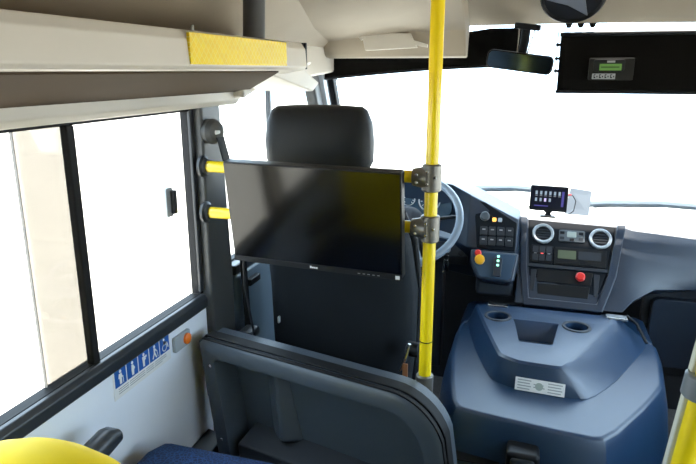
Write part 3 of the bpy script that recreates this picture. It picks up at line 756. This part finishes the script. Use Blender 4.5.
# ================================================================= OVERHEAD FRONT: BLINDS, MIRROR, EMBLEM
b1 = thing('sun_blind', 'short black roller sun blind above the driver windscreen', 'sun blind', (-.5, 2.72, 1.63))
rows = []
for i in range(13):
    t_ = i/12; x = -.925 + t_*(.925 - .062)
    y = 2.66 + .12*t_; zb = 1.612 + .055*math.sin(t_*PI/2); zt = 1.72 + .10*min(1, t_*1.2)
    rows.append([(x, y, zb), (x, y, zt), (x, y + .004, zt), (x, y + .004, zb)])
MB().loft(rows).build('fabric', BLIND, b1)
MB().tube([(x, y + .002, z) for (x, y, z), *_ in rows], .006, 8).build('bottom_rod', BLACKP, b1)
b2 = thing('sun_blind', 'deep black roller sun blind hanging with a small green display on it', 'sun blind', (.5, 2.78, 1.56))
MB().box((.072, 2.775, 1.562), (.93, 2.779, 1.792)).build('fabric', BLIND, b2)
MB().cyl((.068, 2.777, 1.562), (.935, 2.777, 1.562), .007, n=12).build('bottom_rod', BLACKP, b2)
MB().cyl((.068, 2.777, 1.792), (.935, 2.777, 1.792), .009, n=12).build('roller_tube', BLACKP, b2)
MB().cyl((.062, 2.785, 1.56), (.062, 2.785, 1.81), .003, n=8).build('guide_wire', STEEL, b2)
for z in (1.64, 1.69, 1.745):
    box('wire_clip', (.055, 2.778, z), (.075, 2.792, z + .012), BLACKP, b2)
for i in range(3):
    hk = MB().prism([(.085 + i*.045, 1.832), (.113 + i*.045, 1.832), (.106 + i*.045, 1.815), (.092 + i*.045, 1.815)], lambda u, v, w: (u, w, v), 2.755, 2.775).build('hook', BLACKP, b2)
dc = thing('display_unit', 'small grey unit with green display and key row on the deep blind', 'display', (.275, 2.77, 1.622))
lp('housing', rrect(-.085, .085, -.012, .075, .006, 3), -.012, .0, mat('unit_grey', (.014, .014, .013), .5, spec=.2), dc, bevel=.002)
lp('display_frame', rrect(-.068, .050, .022, .070, .01, 3), -.015, -.011, BLACKP, dc, bevel=.002)
lbox('lcd', (-.045, -.0160, .026), (.038, -.0148, .052), LCD, dc)
lbox('lcd_text', (-.040, -.0165, .036), (.030, -.016, .042), mat('lcd_dark', (.04, .09, .02), .4), dc)
lbox('brand_mark', (-.018, -.0160, .057), (.012, -.0150, .065), GREYPR, dc)
kp = lbox('key_strip', (-.070, -.0145, -.008), (.018, -.0118, .014), GREYPR, dc, bevel=.001)
for i in range(4):
    x = -.064 + i*.021
    g = MB(); g.box((x, -.0156, .008), (x + .007, -.0144, .011)); g.box((x, -.0156, .001), (x + .003, -.0144, .008)); g.box((x, -.0156, -.004), (x + .007, -.0144, .001))
    g.box((x + .011, -.0156, -.001), (x + .015, -.0144, .005))
    g.build('key_symbol', BLACKP, kp, local=True)

mi = thing('rear_view_mirror', 'long dark rear-view mirror hanging above the windscreen', 'mirror', (-.08, 2.60, 1.68), (math.radians(4), math.radians(7.5), math.radians(-4)))
lp('shell', rrect(-.130, .128, -.036, .036, .022, 5), -.004, .03, BLACKP, mi, bevel=.006)
lp('mirror_glass', rrect(-.124, .122, -.031, .031, .018, 5), -.0055, -.0035, MIRRORM, mi)
mm = MB().tube([(.0, .02, .03), (.0, .05, .075), (-.005, .06, .13)], .018, 12).build('stem', BLACKP, mi, local=True)
lbox('mount', (-.05, .03, .122), (.05, .10, .145), BLACKP, mi, bevel=.004)
for dx in (-.018, .02):
    MB().tube([(dx, .02, .03), (dx*1.3, .03, .08), (dx*1.6, .035, .125)], .003, 6).build('spring', STEEL, mi, local=True)

em = thing('ceiling_emblem', 'round black ceiling badge with a grey-blue star on the front lining', 'emblem', (.098, 2.575, 1.928), (math.radians(-50), 0, 0))
MB().lathe((0, 0, -.01), (0, 0, -1), [(0, .118), (.010, .118), (.016, .112), (.010, .106), (.006, .104)], 40).build('badge', BLACKP, em, local=True)
st = []
for i in range(6):
    a = math.radians(55 + 60*i); r_ = .103 if i % 2 == 0 else .04
    st.append((r_*math.cos(a), r_*math.sin(a)))
MB().loft([[(x, y, -.016) for x, y in st], [(x, y, -.024) for x, y in st]]).build('star', mat('star_blue', (.13, .15, .19), .4), em, local=True, bevel=.002)

# pale raised patch with tabs on the header
fl = thing('header_patch', 'pale raised patch with tabs on the header lining above the driver blind', 'patch', (-.66, 2.49, 1.74))
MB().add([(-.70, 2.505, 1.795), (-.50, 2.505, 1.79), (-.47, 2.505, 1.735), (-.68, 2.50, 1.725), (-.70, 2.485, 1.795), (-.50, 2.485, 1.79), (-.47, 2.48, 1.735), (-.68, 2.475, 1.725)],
         [(0, 1, 2, 3), (7, 6, 5, 4), (0, 4, 5, 1), (1, 5, 6, 2), (2, 6, 7, 3), (3, 7, 4, 0)]).build('patch', CREAMW, fl, bevel=.003)
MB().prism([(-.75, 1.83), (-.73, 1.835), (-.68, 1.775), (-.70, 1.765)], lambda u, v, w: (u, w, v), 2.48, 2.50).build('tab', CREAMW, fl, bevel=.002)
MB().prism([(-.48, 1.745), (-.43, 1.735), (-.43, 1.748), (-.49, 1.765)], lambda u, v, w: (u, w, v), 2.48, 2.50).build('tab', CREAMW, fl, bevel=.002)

# ================================================================= LEFT WALL DETAILS
sk = thing('priority_sticker', 'blue and white priority seating sticker with five figures on the side wall', 'sticker', (XL + .001, 1.255, .892))
MB().box((XL, 1.133, .853), (XL + .0012, 1.382, .9325)).build('sheet', WHITE, sk)
def pict(y0, z0, s_, kind):
    o = MB()
    q = lambda y, z: (y0 + y*s_, z0 + z*s_)
    def pl(pts): o.prism([q(y, z) for y, z in pts], lambda u, v, w: (w, u, v), XL + .0018, XL + .0024)
    def disc(y, z, r, r2=0, n=14):
        if r2:
            for i in range(n):
                a0, a1 = 2*PI*i/n, 2*PI*(i + 1)/n
                pl([(y + r*math.cos(a0), z + r*math.sin(a0)), (y + r*math.cos(a1), z + r*math.sin(a1)), (y + r2*math.cos(a1), z + r2*math.sin(a1)), (y + r2*math.cos(a0), z + r2*math.sin(a0))])
            return
        pl_ = [(y + r*math.cos(2*PI*i/n), z + r*math.sin(2*PI*i/n)) for i in range(n)]
        pl(pl_)
    if kind == 4:
        disc(.42, .86, .09); pl([(.36, .75), (.48, .75), (.50, .50), (.72, .50), (.80, .2), (.90, .22), (.78, .60), (.50, .60), (.36, .45)]); disc(.46, .32, .26, .19)
    else:
        disc(.5, .85, .10)
        if kind == 0: pl([(.36, .72), (.60, .72), (.66, .45), (.58, .45), (.58, .08), (.40, .08), (.40, .42), (.30, .45)]); pl([(.68, .5), (.72, .5), (.74, .08), (.70, .08)])
        if kind == 1: pl([(.42, .72), (.56, .72), (.72, .48), (.62, .36), (.60, .08), (.42, .08), (.40, .40)])
        if kind == 2: pl([(.34, .72), (.62, .72), (.70, .50), (.58, .44), (.56, .08), (.40, .08), (.38, .44)]); disc(.72, .66, .08)
        if kind == 3: pl([(.42, .74), (.56, .74), (.74, .52), (.70, .48), (.56, .58), (.56, .42), (.72, .10), (.62, .08), (.48, .36), (.34, .08), (.25, .12), (.42, .44)]); pl([(.72, .5), (.76, .5), (.86, .08), (.82, .08)])
    return o
for i in range(5):
    y0 = 1.139 + i*.0485
    sq = MB().box((XL + .0012, y0, .884), (XL + .0018, y0 + .044, .930)).build('blue_square', BLUE, sk)
    pict(y0, .885, .044, i).build('figure', WHITE, sq)
for k_ in range(3):
    for y0, y1 in ((1.15, 1.19), (1.195, 1.26), (1.265, 1.30), (1.305, 1.36 - .02*(k_ == 2))):
        box('text_line', (XL + .0012, y0, .8755 - k_*.006), (XL + .0016, y1, .8775 - k_*.006), GREYPR, sk)
sr = thing('stop_button', 'grey wall plate with an orange round button next to the sticker', 'button', (XL + .005, 1.43, .885))
MB().prism(rrect(1.393, 1.475, .862, .908, .006, 3), lambda u, v, w: (w, u, v), XL, XL + .010).build('plate', SILVER, sr, bevel=.002)
MB().lathe((XL + .010, 1.454, .884), (1, 0, 0), [(0, .017), (.006, .016), (.009, .010)], 24).build('orange_button', ORANGE, sr)

# ================================================================= PASSENGER SEAT
se = thing('passenger_seat', 'passenger seat with yellow backrest top and blue patterned cushion beside the side wall', 'seat', (-.66, .85, 0))
def bk(y, z, hw, hd, cx_=-.625): return bolster(cx_, y, hw, hd, z - .012, n=32, p=2.3)
MB().loft([bk(.66, .62, .20, .05), bk(.645, .70, .21, .06), bk(.625, .88, .205, .06), bk(.605, 1.02, .195, .058), bk(.60, 1.08, .172, .055), bk(.598, 1.105, .148, .050), bk(.597, 1.125, .118, .044), bk(.596, 1.138, .075, .036), bk(.596, 1.145, .04, .025), bk(.596, 1.148, .015, .01)]).build('backrest', YELLOWS, se, angle=80)
MB().loft([bk(.63, .70, .05, .05, -.835), bk(.60, 1.00, .055, .055, -.825), bk(.575, 1.08, .055, .05, -.80), bk(.57, 1.12, .045, .04, -.785), bk(.57, 1.14, .025, .022, -.78), bk(.57, 1.146, .008, .008, -.78)]).build('shoulder_wing', YELLOWS, se, angle=80)
def cu(y, hw, z0, z1, cx_=-.70):
    pts = rrect(cx_ - hw, cx_ + hw, z0, z1, min(.05, (z1 - z0)/2.01), 4)
    return [(x, y, z) for x, z in pts]
MB().loft([cu(.69, .19, .58, .68), cu(.74, .21, .56, .70), cu(1.00, .21, .56, .708), cu(1.17, .21, .57, .710), cu(1.215, .205, .59, .70), cu(1.235, .19, .61, .68)]).build('seat_cushion', BLUEF, se, angle=80)
ar = MB().loft([[(x, y, z) for x, z in rrect(-.885, -.835, zc - h - .012, zc + h - .012, h*.8, 4)] for y, zc, h in ((.70, .80, .02), (.78, .825, .028), (.92, .858, .03), (.985, .868, .027), (1.01, .868, .016))]).build('armrest', GREYTR, se, angle=70)
MB().lathe((-.835, .90, .85), (1, 0, 0), [(0, .020), (.004, .018), (.005, .012)], 20).build('pivot_cap', BLACKP, se)
MB().box((-.87, .66, .30), (-.50, 1.08, .56)).build('seat_base', BLACKP, se, bevel=.03)
for x in (-.80, -.55):
    box('leg', (x - .02, .78, 0), (x + .02, .95, .31), GREYTR, se, bevel=.005)

# ================================================================= RIGHT STANCHION WITH SCREEN PANEL
QX, QY = .176, .985
sc = thing('screen_post', 'yellow post with grey collar and cream edge strip beside the aisle', 'post', (QX, QY, 0))
MB().cyl((QX, QY, .02), (QX, QY, 2.0), .017, n=24).build('post', YELLOW, sc)
box('edge_strip', (QX - .023, QY + .004, .10), (QX - .010, QY + .024, 1.60), mat('edge_cream', (.60, .60, .50), .4), sc, bevel=.003)
box('panel', (QX + .012, QY + .016, .10), (QX + .40, QY + .026, 1.30), mat('edge_cream', (0, 0, 0)), sc, bevel=.002)
MB().lathe((QX - .003, QY + .003, 1.155), (0, 0, 1), [(0, .024), (.003, .027), (.037, .027), (.04, .024)], 24).build('collar', mat('collar_grey', (.16, .18, .20), .4), sc)
MB().lathe((QX, QY, 0), (0, 0, 1), [(0, .04), (.008, .04), (.02, .025)], 20).build('floor_flange', FITTING, sc)
sc.rotation_euler = (0, math.radians(5.2), 0)
